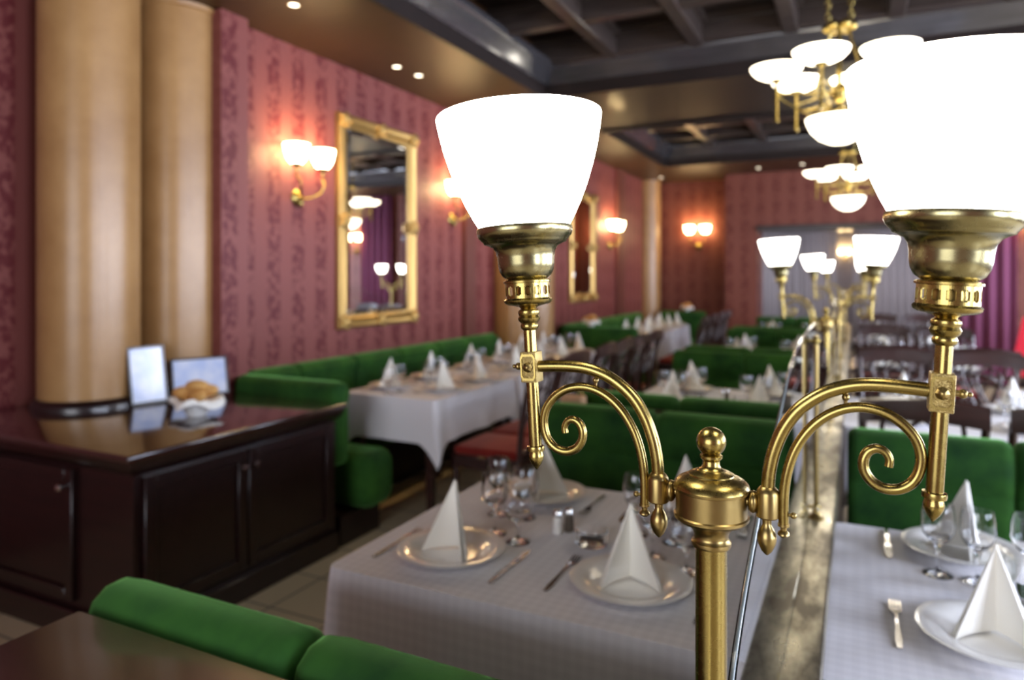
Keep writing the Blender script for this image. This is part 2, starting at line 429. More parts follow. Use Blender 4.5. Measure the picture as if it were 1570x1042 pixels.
# curtains in the far room
def curtain(x0, x1, y, z0, z1, mat, label, amp=0.04, per=0.13, group=None):
    m = MB(); n = int((x1-x0)/per*8); top, bot = [], []
    for i in range(n+1):
        x = x0+(x1-x0)*i/n; a = amp*math.sin(2*PI*(x-x0)/per)+0.3*amp*math.sin(7.3*x)
        top.append((x, y+a*0.7, z1)); bot.append((x, y+a, z0))
    m.loft([bot, top], closed=False); o = obj('curtain', m, mat, None, None, 80)
    sm = o.modifiers.new('thick', 'SOLIDIFY'); sm.thickness = 0.003
    return tag(o, label, 'curtain', group)
curtain(-2.12, -1.06, 15.0, 0.05, 2.8, 'sheer', 'white sheer curtain at left end of the far room window wall')
curtain(-1.04, -0.34, 15.0, 0.05, 2.8, 'sheer', 'white sheer curtain hanging in middle of the far room, behind the lamps')
curtain(-0.06, 1.50, 15.0, 0.05, 2.8, 'sheer', 'white sheer curtain right of middle in the far room')
curtain(1.5, 2.6, 14.9, 0.05, 2.8, 'drape', 'mauve drape at right end of the far room window wall', 0.05, 0.16)
curtain(1.15, 1.85, 10.98, 0.05, 2.98, 'drape', 'mauve drape on back wall, right of the wide opening', 0.035, 0.15)

# ------------------------------------------------------------------ columns
def column(x, y, z0, z1, r, label, rods=False):
    t = thing('column', label, 'column', (x, y, z0))
    obj('shaft', MB().lathe([(r, 0.045), (r, z1-z0-0.03)], 56), 'column', t)
    obj('base_ring', MB().lathe([(r+0.03, 0), (r+0.03, 0.022), (r+0.012, 0.045), (r, 0.05)], 56), 'mahogany' if z0 > 0.1 else 'column', t)
    obj('capital', MB().lathe([(r, z1-z0-0.03), (r+0.012, z1-z0-0.022), (r+0.015, z1-z0-0.001)], 56), 'column', t)
CT = 0.785
column(-3.60, 2.34, CT, ZS, 0.235, 'thick tan column nearest the camera, rising from the dark sideboard top')
column(-3.60, 2.86, CT, ZS, 0.235, 'thick tan column beside red wallpaper, behind the two picture frames')
column(-3.20, 6.62, 0, ZS, 0.22, 'tan column midway along left wall, nearer of the touching pair')
column(-3.20, 7.10, 0, ZS, 0.22, 'tan column midway along left wall, farther of the touching pair')
column(-3.08, 11.40, 0, ZS, 0.20, 'tan column in the far corner between left and back walls')

# ------------------------------------------------------------------ partition: divider, rail, glass, lamp posts
PX, PY0, PPITCH, PITCH = -0.120, 0.690, 2.85, 2.30
t = thing('brass_rail_divider', 'long low divider capped by a wide polished brass rail between the booth rows', 'divider', (PX, 0, 0))
obj('panel', MB().box(-0.040, 0.040, -0.6, 10.9, 0.0, 0.755), 'mahogany', t)
obj('rail', MB().rbox(-0.068, 0.068, -0.62, 10.92, 0.755, 0.79, 0.008, 2), 'rail', t)
obj('seam', MB().box(-0.0015, 0.0015, -0.6, 10.9, 0.7902, 0.7912), 'brass_dark', t)
obj('plinth', MB().box(-0.050, 0.050, -0.6, 10.9, 0.0, 0.10), 'mahogany', t)
ZR = 0.78      # rail top in the lamp post's own frame, whose origin sits 10 mm above the floor

def arm_parts(root, sd, hi):
    """one S-scroll arm on side sd (+1 or -1)"""
    X = lambda s: sd*s
    seg = 16 if hi else 10
    arm = part_empty('arm', root)
    outer = [(.0513, 1.240), (.0517, 1.252), (.0530, 1.264), (.0568, 1.281), (.0650, 1.302), (.0780, 1.321), (.0970, 1.3360), (.1150, 1.3437), (.1325, 1.3470), (.1550, 1.3472), (.1800, 1.3455)]
    obj('main_tube', MB().tube([(X(a), 0, z) for a, z in outer], 0.0062, seg, 5), 'brass', arm, None, 60)
    inner = [(.0650, 1.213), (.0652, 1.240), (.0680, 1.262), (.0745, 1.283), (.0845, 1.3005), (.0960, 1.3130), (.1085, 1.3215), (.1220, 1.3262), (.1360, 1.3265), (.1500, 1.3225), (.1620, 1.3140), (.1705, 1.3030), (.1742, 1.2900), (.1730, 1.2765), (.1675, 1.2655), (.1580, 1.2590), (.1470, 1.2580), (.1375, 1.2625), (.1315, 1.2710), (.1305, 1.2805), (.1340, 1.2885), (.1405, 1.2920), (.1470, 1.2900), (.1505, 1.2840), (.1500, 1.2775)]
    rad = [0.0046]*20 + [0.0043, 0.0040, 0.0037, 0.0035, 0.0036]
    obj('scroll', MB().tube([(X(a), 0, z) for a, z in inner], rad, seg, 5), 'brass', arm, None, 60)
    m = MB().lathe([(.0088, 1.2185), (.0105, 1.2200), (.0105, 1.2405), (.0098, 1.2435), (.0078, 1.2462), (.0064, 1.2475)], 24, Matrix.Translation((X(.0513), 0, 0)))
    obj('sleeve', m, 'brass_dark', arm)
    m = MB().lathe([(.0045, 1.2188), (.0042, 1.2150), (.0040, 1.2120), (.0062, 1.2085), (.0083, 1.2035), (.0088, 1.1990), (.0078, 1.1940), (.0050, 1.1880), (.0018, 1.1845), (.0003, 1.1835)], 24, Matrix.Translation((X(.0505), 0, 0)))
    obj('drop_finial', m, 'brass_dark', arm)
    m = MB().lathe([(.0052, 1.2150), (.0052, 1.2128), (.0032, 1.2115), (.0028, 1.2090), (.0050, 1.2070), (.0054, 1.2050), (.0030, 1.2025), (.0003, 1.2015)], 18, Matrix.Translation((X(.0650), 0, 0)))
    obj('end_knob', m, 'brass_dark', arm)
    obj('side_bead', MB().ball((X(.0735), 0, 1.2235), .0030, 1, 12).tube([(X(.066), 0, 1.2235), (X(.073), 0, 1.2235)], .0014, 8, 1), 'brass_dark', arm)
    obj('bead', MB().ball((X(.1165), 0, 1.3348), .0033, 1, 12).tube([(X(.1165), 0, 1.329), (X(.1165), 0, 1.341)], .0016, 8, 1), 'brass_dark', arm)
    mx = Matrix.Translation((X(.0385), 0, 1.2315)) @ Matrix.Diagonal((0.62, 1, 1, 1))
    m = MB().lathe([(max(.0088*math.sin(PI*i/12), 1e-5), -.0105*math.cos(PI*i/12)) for i in range(13)], 20, mx)
    m.tube([(X(.030), 0, 1.2315), (X(.046), 0, 1.2315)], .0045, 12, 1)
    obj('joint', m, 'brass_dark', arm)

def holder_parts(root, sd, hi):
    """upright lamp stem with bracket, gallery, cup and opal shade, leaning slightly outward"""
    h = part_empty('lamp', root, (sd*0.1890, 0, 1.345), (0, sd*R(3.3), 0))
    T = Matrix.Translation((0, 0, -1.345)); seg = 48 if hi else 24
    L = lambda pr, sg=24, **k: MB().lathe(pr, sg, T, **k)
    obj('stem', L([(.0068, 1.250), (.0068, 1.392)], 24), 'brass', h)
    obj('tip', L([(.0003, 1.2345), (.0020, 1.2365), (.0055, 1.2410), (.0080, 1.2460), (.0083, 1.2500), (.0070, 1.2540), (.0094, 1.2550), (.0098, 1.2575), (.0094, 1.2598), (.0068, 1.2605)], 24), 'brass', h)
    b = MB().rbox(-.0093, .0093, -.0093, .0093, 1.3285, 1.3610, .0012, 2, T)
    obj('bracket', b, 'cast', h)
    fr = MB()                                     # raised octagonal border and boss on the front and back of the block
    for sy in (-1, 1):
        o8 = [(.0062, .0115), (.0085, .0085), (.0085, -.0085), (.0062, -.0115), (-.0062, -.0115), (-.0085, -.0085), (-.0085, .0085), (-.0062, .0115)]
        rings = [[(x, sy*yy, 1.3448+z*k) for x, z in [(a*kk, c) for a, c in o8]] for kk, k, yy in ((1.0, 1.22, .0090), (1.0, 1.22, .0104), (.80, 1.0, .0104), (.78, .98, .0090))]
        fr.loft(rings, T, caps=False)
    obj('border', fr, 'brass', h)
    bs = MB()
    for sy in (-1, 1):
        mx = T @ Matrix.Translation((0, sy*.0092, 1.3448)) @ Matrix.Rotation(-sy*PI/2, 4, 'X')
        bs.lathe([(.0058, 0), (.0056, .0016), (.0040, .0034), (.0016, .0048), (.0002, .0052)], 8, mx)
    obj('boss', bs, 'brass_dark', h, None, 20)
    nb = MB().tube([(sd*.009, 0, 0.0), (sd*.013, 0, 0.0)], .0028, 12, 1).ball((sd*.0155, 0, 0), .0040, 1, 14)
    nb.ball((sd*.0205, 0, 0), .0022, 1, 12)
    obj('side_knob', nb, 'brass_dark', h)
    obj('neck', L([(.0068, 1.384), (.0092, 1.386), (.0098, 1.389), (.0086, 1.3915), (.0112, 1.394), (.0122, 1.397), (.0106, 1.400), (.0118, 1.4025), (.0112, 1.405), (.0082, 1.4070), (.0100, 1.4090), (.0155, 1.4105), (.0225, 1.4118), (.0255, 1.4140), (.0262, 1.4165), (.0245, 1.4185)], 32), 'brass', h)
    # pierced gallery with slots
    g = MB(); n = 14; r0, r1 = .0238, .0222; z = [1.418, 1.4215, 1.4225, 1.4305, 1.4315, 1.4355]
    sub = 6
    for k in range(n):
        for j in range(sub):
            a0, a1 = 2*PI*(k+j/sub)/n, 2*PI*(k+(j+1)/sub)/n
            def quad(z0, z1):
                vs = [(r*math.cos(a), r*math.sin(a), zz) for r in (r0, r1) for zz in (z0, z1) for a in (a0, a1)]
                g.add(vs, [(0,1,3,2), (4,6,7,5), (0,4,5,1), (2,3,7,6), (0,2,6,4), (1,5,7,3)], T)
            quad(z[0], z[1]); quad(z[4], z[5])
            if j in (1, 4): quad(z[1], z[2]); quad(z[3], z[4])
            if j in (0, 5): quad(z[1], z[4])
    g.lathe([(.0240, 1.4345), (.0256, 1.4350), (.0258, 1.4370), (.0240, 1.4382)], 40, T, capb=False)
    g.lathe([(.0060, 1.417), (.0150, 1.4175), (.0160, 1.425), (.0150, 1.436)], 24, T)
    obj('gallery', g, 'brass', h, None, 30)
    obj('cup', L([(.0200, 1.4375), (.0215, 1.4390), (.0262, 1.4425), (.0292, 1.4480), (.0305, 1.4550), (.0310, 1.4625), (.0322, 1.4690), (.0352, 1.4735), (.0405, 1.4765), (.0445, 1.4778), (.0452, 1.4795), (.0468, 1.4812), (.0502, 1.4845), (.0519, 1.4885), (.0520, 1.4925), (.0512, 1.4945), (.0495, 1.4945), (.0485, 1.4900), (.0300, 1.4780)], 56), 'brass_cup', h, None, 50)
    pr = [(.0470, 1.4915), (.0505, 1.4975), (.0556, 1.5065), (.0624, 1.5200), (.0708, 1.5400), (.0777, 1.5600), (.0834, 1.5800), (.0876, 1.6000), (.0898, 1.6130)]
    inn = [(r-.0035, zz+.0005) for r, zz in reversed(pr)]
    obj('lamp_shade', L(pr + [(.0893, 1.6145), (.0873, 1.6145)] + inn, 64, capb=True, capt=True), 'opal', h, None, 60)

def make_post(hi, label):
    r = thing('lamp_post', label, 'lamp', (PX-.005, PY0, .010), 0, 'brass lamp posts along the partition')
    obj('pole', MB().lathe([(.0148, ZR+.03), (.0148, 1.188)], 40), 'brass', r)
    obj('base', MB().lathe([(.034, ZR+.0008), (.034, ZR+.006), (.028, ZR+.012), (.020, ZR+.020), (.0165, ZR+.034), (.0148, ZR+.038)], 32), 'brass_dark', r)
    obj('hub', MB().lathe([(.0150, 1.1830), (.0180, 1.1842), (.0188, 1.1862), (.0186, 1.1888), (.0165, 1.1912), (.0160, 1.1940), (.0170, 1.1985), (.0205, 1.2030), (.0255, 1.2065), (.0325, 1.2090), (.0348, 1.2115), (.0350, 1.2140), (.0334, 1.2152), (.0332, 1.2370), (.0352, 1.2380), (.0356, 1.2405)], 64), 'brass_dark', r, None, 35)
    obj('hub_cap', MB().lathe([(.0356, 1.2405), (.0345, 1.2440), (.0312, 1.2475), (.0255, 1.2505), (.0215, 1.2520), (.0210, 1.2532), (.0180, 1.2548), (.0135, 1.2560), (.0125, 1.2572)], 64, capb=False), 'brass', r, None, 35)
    f = MB().lathe([(.0120, 1.2572), (.0098, 1.2585), (.0082, 1.2615), (.0080, 1.2655), (.0095, 1.2672), (.0106, 1.2685), (.0106, 1.2705), (.0090, 1.2715)], 32)
    f.lathe([(.0062, 1.2702)] + [(.0140*math.sin(t), 1.2835-.0140*math.cos(t)) for t in [0.42+i*(PI-0.42)/14 for i in range(14)]] + [(.0002, 1.2975)], 32)
    obj('finial', f, 'brass', r, None, 35)
    for sd in (-1, 1):
        arm_parts(r, sd, hi); holder_parts(r, sd, hi)
    return r
post = make_post(True, 'nearest brass two-armed lamp post with ball finial and big white glass shades')
POST_LB = ['second brass two-armed lamp post from the camera, beyond the first glass panel', 'third brass two-armed lamp post from the camera on the partition', 'farthest brass two-armed lamp post, at the end of the partition']
for k in range(1, 4):
    dup(post, None, (PX-.005, PY0+PPITCH*k, .010), 0, POST_LB[k-1])

# glass panels between the posts
def glass_panel(k, label):
    y0 = PY0 + PPITCH*k
    t = thing('glass_panel', label, 'glass panel', (PX+.003, y0+PPITCH/2, .79), 0, 'arched glass panels on the partition')
    half = [(-1.385, 0.14), (-1.375, 0.20), (-1.345, 0.245), (-1.25, 0.295), (-1.115, 0.345), (-0.965, 0.388), (-0.815, 0.432), (-0.685, 0.468), (-0.535, 0.495), (-0.35, 0.509), (-0.18, 0.513), (0, 0.514)]
    prof = half + [(-a, b) for a, b in reversed(half[:-1])]
    P = [Vector((0, a, b)) for a, b in prof]; Q = []
    for i in range(len(P)-1):
        p0, p1, p2, p3 = P[max(i-1, 0)], P[i], P[i+1], P[min(i+2, len(P)-1)]
        for j in range(3):
            u = j/3; Q.append(0.5*((2*p1)+(p2-p0)*u+(2*p0-5*p1+4*p2-p3)*u*u+(3*p1-p0-3*p2+p3)*u**3))
    Q.append(P[-1])
    ring = [(p.y, p.z) for p in Q] + [(1.385, 0.012), (-1.385, 0.012)]
    g = MB().loft([[(x, y, z) for y, z in ring] for x in (-0.004, 0.004)])
    obj('pane', g, 'panel_glass', t, None, 30)
    e = MB().tube([(0, p.y, p.z+0.002) for p in Q], 0.0026, 8, 1)
    obj('edge', e, 'glass_edge', t, None, 60)
    rod = part_empty('support_rod', t, (0.018, -0.02, 0))
    obj('rod', MB().lathe([(.0062, .012), (.0062, .50)], 16), 'brass_dark', rod)
    obj('foot', MB().lathe([(.020, 0.0008), (.020, .004), (.012, .010), (.0085, .022), (.0062, .026)], 20), 'brass_dark', rod)
    for z in (.03, .485):
        obj('clamp', MB().ball((0, 0, z), .011, 1, 14).tube([(-.03, 0, z), (.012, 0, z)], .0045, 10, 1), 'brass', rod)
    for dy in (-.020, .020): obj('crystal_bead', MB().ball((0, dy, .03), .009, 1, 12), 'glass', rod)
    return t
for k, lb in enumerate(['arched clear glass panel nearest the camera, between first and second lamp posts', 'arched clear glass panel between second and third lamp posts', 'arched clear glass panel between the last two lamp posts']):
    glass_panel(k, lb)

# ------------------------------------------------------------------ booth benches and dividers
XB0, XB1 = -1.165, -0.215
def back_profile(top, flip):
    """head roll over a slimmer pad; sitter side is +y unless flip"""
    pr = [(-.065, .42), (.050, .42), (.058, .60), (.050, .745), (.045, .755), (.068, .785), (.078, .83), (.074, top-.055), (.052, top-.018), (.018, top), (-.020, top-.002), (-.050, top-.020), (-.065, top-.055)]
    return [(-a if flip else a, z) for a, z in pr]
def make_bench(w, name='booth_bench', top=0.93):
    """centre at x=0, seat faces +y, back centred on y=0"""
    t = thing(name, '', 'bench')
    obj('base', MB().box(-w/2+.01, w/2-.01, -.06, .42, 0.0, .30), 'mahogany', t)
    n = max(1, round(w/0.5)); sw = w/n
    for i in range(n):
        x0 = -w/2+sw*i+.002
        obj('backrest', MB().cushion(back_profile(top, False), x0, x0+sw-.004, .035), 'velvet', t, None, 50)
        obj('seat', MB().cushion(rprof(.075, .455, .30, .47, .05), x0, x0+sw-.004, .04), 'velvet', t, None, 50)
    return t
bench = make_bench(XB1-XB0)
XBC = (XB0+XB1)/2
near_b = make_bench(XB1-XB0, 'booth_bench', 0.90); near_b.location = (XBC-.065, 0.835, 0)
tag(near_b, 'nearest green velvet bench, its rolled top in front of the nearest left table', 'bench', 'green booth benches')
names = ['first', 'second', 'third', 'fourth']
for k in range(4):
    yb = 2.70 + PITCH*k
    place(bench, (XBC, yb, 0), PI, 'green velvet booth bench closing the %s booth left of the partition, facing the camera' % names[k], 'green booth benches')
    if k < 3:
        place(bench, (XBC, 3.06+PITCH*k, 0), 0, 'green velvet booth bench opening the %s booth left of the partition, back to the camera' % names[k+1], 'green booth benches')
def divider(x0, x1, y0, y1, label):
    t = thing('booth_divider', label, 'divider', ((x0+x1)/2, (y0+y1)/2, 0), 0, 'wooden booth dividers')
    hx, hy = (x1-x0)/2, (y1-y0)/2
    obj('panel', MB().box(-hx+.01, hx-.01, -hy+.012, hy-.012, 0, .85), 'mahogany', t)
    obj('cap', MB().rbox(-hx, hx, -hy, hy, .85, .88, .008, 2), 'cap', t)
divider(-1.20, -.20, 0.30, 0.763, 'dark wooden divider top at bottom left, behind the nearest green bench')
for k in range(3): divider(XB0, XB1, 2.77+PITCH*k, 2.99+PITCH*k, 'dark wooden divider between the back-to-back benches behind the %s booth' % names[k])
place(bench, (0.445, 2.70, 0), PI, 'green velvet booth bench right of the partition, behind the nearest right table', 'green booth benches')

# wall banquette: U shape
def banquette(name, xw, y0, y1, ztop, ret_x, label, seg=0.6, deep=.56):
    t = thing(name, label, 'banquette', (xw, y0, 0))
    L = y1-y0; n = round(L/seg); s = L/n
    bp = [(a+.075, z) for a, z in back_profile(ztop, False)]
    obj('base', MB().box(.005, deep-.06, 0.17, L, 0, .30), 'mahogany', t)
    for i in range(n):
        a = i*s+.003; b0 = .17 if i == 0 else 0
        obj('backrest', MB().cushion(bp, a+b0, a+s-.006, .03, 'y'), 'velvet', t, None, 50)
        if i > 0 or True: obj('seat', MB().cushion(rprof(.155, deep, .30, .47, .05), a + (.41 if i == 0 else 0), a+s-.006, .04, 'y'), 'velvet', t, None, 50)
    # return across the near end, seat facing +y
    rw_ = ret_x - xw
    obj('return_backrest', MB().cushion([(a+.07, z) for a, z in back_profile(ztop, False)], .12, rw_, .05), 'velvet', t, None, 50)
    obj('return_seat', MB().cushion(rprof(.15, .40, .16, .47, .07), .16, rw_+.12, .08), 'velvet', t, None, 50)
    obj('return_base', MB().box(.14, rw_+.02, .02, .36, 0, .16), 'mahogany', t)
    return t
banquette('long_banquette', XL2+.005, 2.965, 6.35, .875, -2.50, 'long green velvet banquette running along the left wall beneath the gilt mirror')
banquette('long_banquette', XL3+.005, 7.38, 10.7, .89, -2.13, 'far green velvet banquette along the left wall beneath the small far mirror', 0.55, .42)
bx = thing('end_banquette', 'green velvet banquette across the far left corner of the room', 'banquette', (-2.46, 11.20, 0))
obj('backrest', MB().cushion([(a, z) for a, z in back_profile(.9, True)], -.35, .35, .04), 'velvet', bx, None, 50)
obj('base', MB().box(-.34, .34, -.30, .05, 0, .3), 'mahogany', bx)
obj('seat', MB().cushion(rprof(-.36, -.08, .30, .46, .05), -.35, .35, .04), 'velvet', bx, None, 50)

# ------------------------------------------------------------------ sideboard
XS0, XS1, YS0, YS1 = -3.89, -2.41, 1.71, 2.955
t = thing('sideboard', 'long dark mahogany sideboard with glossy top standing below the columns', 'sideboard', ((XS0+XS1)/2, (YS0+YS1)/2, 0))
hx, hy = (XS1-XS0)/2, (YS1-YS0)/2
obj('body', MB().box(-hx+.02, hx-.075, -hy+.075, hy-.01, .0, .745-.015), 'mahogany', t)
obj('plinth', MB().rbox(-hx+.02, hx-.045, -hy+.045, hy-.01, 0, .11, .006, 1), 'mahogany', t)
obj('top', MB().rbox(-hx, hx, -hy, hy, .757, CT, .009, 3), 'counter', t)
def edge_run(prof):                                    # moulding along the front (+x) and the near side (-y)
    rings = []
    for sx, sy in ((1, 1), (1, -1), (-1, -1)):
        rings.append([((hx-d) if sx == 1 else (-hx+.02), (-hy+d) if sy == -1 else (hy-.01), z) for d, z in prof])
    return MB().loft(rings)
obj('cornice', edge_run([(.012, .757), (.016, .740), (.030, .720), (.055, .700), (.072, .685), (.078, .757)]), 'mahogany', t, None, 30)
def door(name, axis, a0, a1, z0, z1, pos, knob, kmat='chair_wood'):
    d = part_empty(name, t)
    m = MB(); f = .05
    def bx_(a, b, z_0, z_1, p0, p1, mm):
        if axis == 'y': mm.rbox(p0, p1, a, b, z_0, z_1, .003, 1)
        else: mm.rbox(a, b, -p1, -p0, z_0, z_1, .003, 1)
    for a, b, c, e in ((a0, a0+f, z0, z1), (a1-f, a1, z0, z1), (a0+f, a1-f, z0, z0+f), (a0+f, a1-f, z1-f, z1)): bx_(a, b, c, e, pos, pos+.022, m)
    obj('door_frame', m, 'mahogany', d)
    m = MB(); bx_(a0+f, a1-f, z0+f, z1-f, pos, pos+.008, m); obj('door_panel', m, 'mahogany', d)
    m = MB()
    k = Matrix.Translation((pos+.022, knob[0], knob[1])) @ Matrix.Rotation(PI/2, 4, 'Y') if axis == 'y' else Matrix.Translation((knob[0], -pos-.022, knob[1])) @ Matrix.Rotation(PI/2, 4, 'X')
    m.lathe([(.006, 0), (.006, .010), (.013, .014), (.015, .021), (.010, .028), (.001, .030)], 16, k); obj('knob', m, kmat, d)
door('door', 'y', -hy+.11, -.005, .14, .675, hx-.075, (-.035, .60))
door('door', 'y', .005, hy-.05, .14, .675, hx-.075, (.035, .60))
door('door', 'x', -hx+.35, hx-.42, .14, .675, hy-.075, (hx-.475, .60), 'chrome')

def picture(label, loc, rz, w, h, tilt, name='picture_frame'):
    t = thing(name, label, 'picture frame', loc, rz)
    mx = Matrix.Rotation(-tilt, 4, 'X')
    f = .012; m = MB()
    for a in ((-w/2, -w/2+f, 0, h), (w/2-f, w/2, 0, h), (-w/2+f, w/2-f, 0, f), (-w/2+f, w/2-f, h-f, h)): m.rbox(a[0], a[1], 0, .015, a[2], a[3], .002, 1, mx)
    obj('frame', m, 'mahogany', t)
    obj('sheet', MB().box(-w/2+f, w/2-f, .004, .010, f, h-f, mx), 'print', t)
    obj('stand', MB().tube([(0, .014 + math.sin(tilt)*h*.7, h*.68*math.cos(tilt)), (0, h*.42, .006)], .004, 8, 1), 'black', t)
# front faces -y locally; turn toward the dining room
picture('upright picture frame with a pale printed sheet standing before the nearest column', (-3.31, 2.475, CT+.003), R(84), .20, .30, R(9))
picture('wide picture frame with a pale blue sheet standing behind the bread', (-3.25, 2.745, CT+.005), R(66), .30, .215, R(14))

def bread_bowl(label, loc, s, name='bread_bowl', cloth=True, group=None):
    t = thing(name, label, 'bowl', loc, 0, group)
    obj('bowl', MB().lathe([(.035*s, 0), (.04*s, .006*s), (.055*s, .03*s), (.085*s, .07*s), (.082*s, .07*s), (.05*s, .032*s), (.01*s, .01*s)], 28), 'china', t)
    if cloth:
        m = MB(); rings = []
        for j in range(5):
            rr = (.01, .05, .085, .10, .105)[j]*s; zz = (.05, .055, .078, .075, .05)[j]*s
            rings.append([(rr*(1+.16*math.sin(4*a)*(j/4))*math.cos(a), rr*(1+.16*math.sin(4*a)*(j/4))*math.sin(a), zz-.015*s*j/4*math.cos(4*a)) for a in [2*PI*i/32 for i in range(32)]])
        m.loft(rings, caps=False); obj('lining', m, 'napkin', t)
    rnd = random.Random(3)
    for i, (dx, dy, dz, a) in enumerate(((-.055, -.01, .095, .3), (.045, -.03, .095, -.5), (0, .04, .10, 1.2), (.01, -.005, .125, .1))):
        m = MB(); mx = Matrix.Translation((dx*s, dy*s, dz*s)) @ Matrix.Rotation(a, 4, 'Z') @ Matrix.Diagonal((1.6, .9, .75, 1))
        m.lathe([(max(.038*s*math.sin(PI*q/10), 1e-5)*(1+.05*math.sin(q*3)), -.038*s*math.cos(PI*q/10)) for q in range(11)], 18, mx)
        obj('bread_roll', m, 'bread', t)
    return t
bread_bowl('white bowl of golden bread rolls on the sideboard, before the blue picture frame', (-2.83, 2.36, CT+.001), 1.12)
bread_bowl('small bread bowl on the far banquette end, above the wall tables', (-2.66, 7.45, .892), .85)
bread_bowl('small bread bowl at the far corner banquette, beyond the farthest wall table', (-2.40, 11.20, .902), .85)
bb = thing('bread_basket', 'small tan bread basket at aisle end of the first booth divider', 'basket', (-1.11, 2.88, .881))
obj('basket', MB().rbox(-.05, .05, -.04, .04, 0, .05, .012, 2), simple('tan_wicker', (0.55, 0.33, 0.18), 0.7), bb)
obj('handle', MB().tube([(-.045, 0, .045), (-.03, 0, .075), (.03, 0, .075), (.045, 0, .045)], .003, 8, 4), M['bread'], bb)

# ------------------------------------------------------------------ tables, cloths and chairs
def table(x0, x1, y0, y1, lab_t, lab_c, drop=.27, corner=.12, seed=1, clamp=None, bare=False):
    cx, cy = (x0+x1)/2, (y0+y1)/2; hx, hy = (x1-x0)/2, (y1-y0)/2
    t = thing('dining_table', lab_t, 'table', (cx, cy, 0), 0, 'dining tables')
    obj('tabletop', MB().rbox(-hx+.012, hx-.012, -hy+.012, hy-.012, .715, .745, .005, 1), 'mahogany', t) if not bare else obj('tabletop', MB().rbox(-hx+.012, hx-.012, -hy+.012, hy-.012, .722, .752, .005, 1), 'counter', t)
    for sx in (-1, 1):
        for sy in (-1, 1):
            px, py = sx*(hx-.07), sy*(hy-.07)
            obj('leg', MB().loft([[(px+a*r, py+b*r, z) for a, b in ((1,1), (-1,1), (-1,-1), (1,-1))] for r, z in ((.018, 0), (.026, .60), (.030, .715))]), 'chair_wood', t)
    if bare: return t
    rnd = random.Random(seed); ph = [rnd.uniform(0, 6.28) for _ in range(6)]
    per = []                                                # perimeter points with corner rounding
    r = .02; N = 22
    for (ax, ay, a0) in ((hx-r, hy-r, 0), (-hx+r, hy-r, 90), (-hx+r, -hy+r, 180), (hx-r, -hy+r, 270)):
        for i in range(7):
            a = R(a0+15*i); per.append((ax+r*math.cos(a), ay+r*math.sin(a), math.cos(a), math.sin(a), 1.0-abs(i-3)/9.0))
        nx_, ny_ = {0: (-hx+r, hy), 90: (-hx, -hy+r), 180: (hx-r, -hy), 270: (hx, hy-r)}[a0]
        sx_, sy_ = per[-1][0], per[-1][1]; ln = math.hypot(nx_-sx_, ny_-sy_)
        for i in range(1, N):
            f = i/N; d = min(f, 1-f)*ln
            per.append((sx_+(nx_-sx_)*f, sy_+(ny_-sy_)*f, per[-1][2] if i > 1 else math.cos(R(a0+90)), per[-1][3] if i > 1 else math.sin(R(a0+90)), max(0, .66-d/.14)))
    rings = []
    levels = [(0, 0), (.0, .0), (.12, .02), (.3, .06), (.5, .14), (.75, .3), (1.0, .55)]
    rings.append([(x*.97, y*.97, .7525) for x, y, *_ in per])
    for li, (tt, oo) in enumerate(levels[1:]):
        ring = []; s_ = 0; prev = None
        for x, y, nx_, ny_, cn in per:
            if prev: s_ += math.hypot(x-prev[0], y-prev[1])
            prev = (x, y)
            fold = math.sin(s_*17+ph[0]) * .5 + math.sin(s_*29+ph[1])*.3 + math.sin(s_*9+ph[2])*.35
            out = .002 + .006*min(1, tt*8) + oo*(.028*fold + .020) + cn*tt*.030
            z = .7525 - (drop + corner*max(0, cn)**1.6)*tt - (.004 if li == 0 else 0)*0
            if li == 0: z = .7520; out = .004
            X_, Y_ = x+nx_*out, y+ny_*out
            if clamp == 'x0': X_ = max(X_, -hx-.003)
            if clamp == 'x1': X_ = min(X_, hx+.003)
            if clamp == 'y': Y_ = min(max(Y_, -hy-.012), hy+.012)
            ring.append((X_, Y_, z))
        rings.append(ring)
    m = MB().loft(rings, caps=False)
    m.f.append(tuple(range(len(per))))
    c = obj('tablecloth', m, 'cloth', None, (cx, cy, 0), 55)
    tag(c, lab_c, 'tablecloth', 'white tablecloths')
    return t

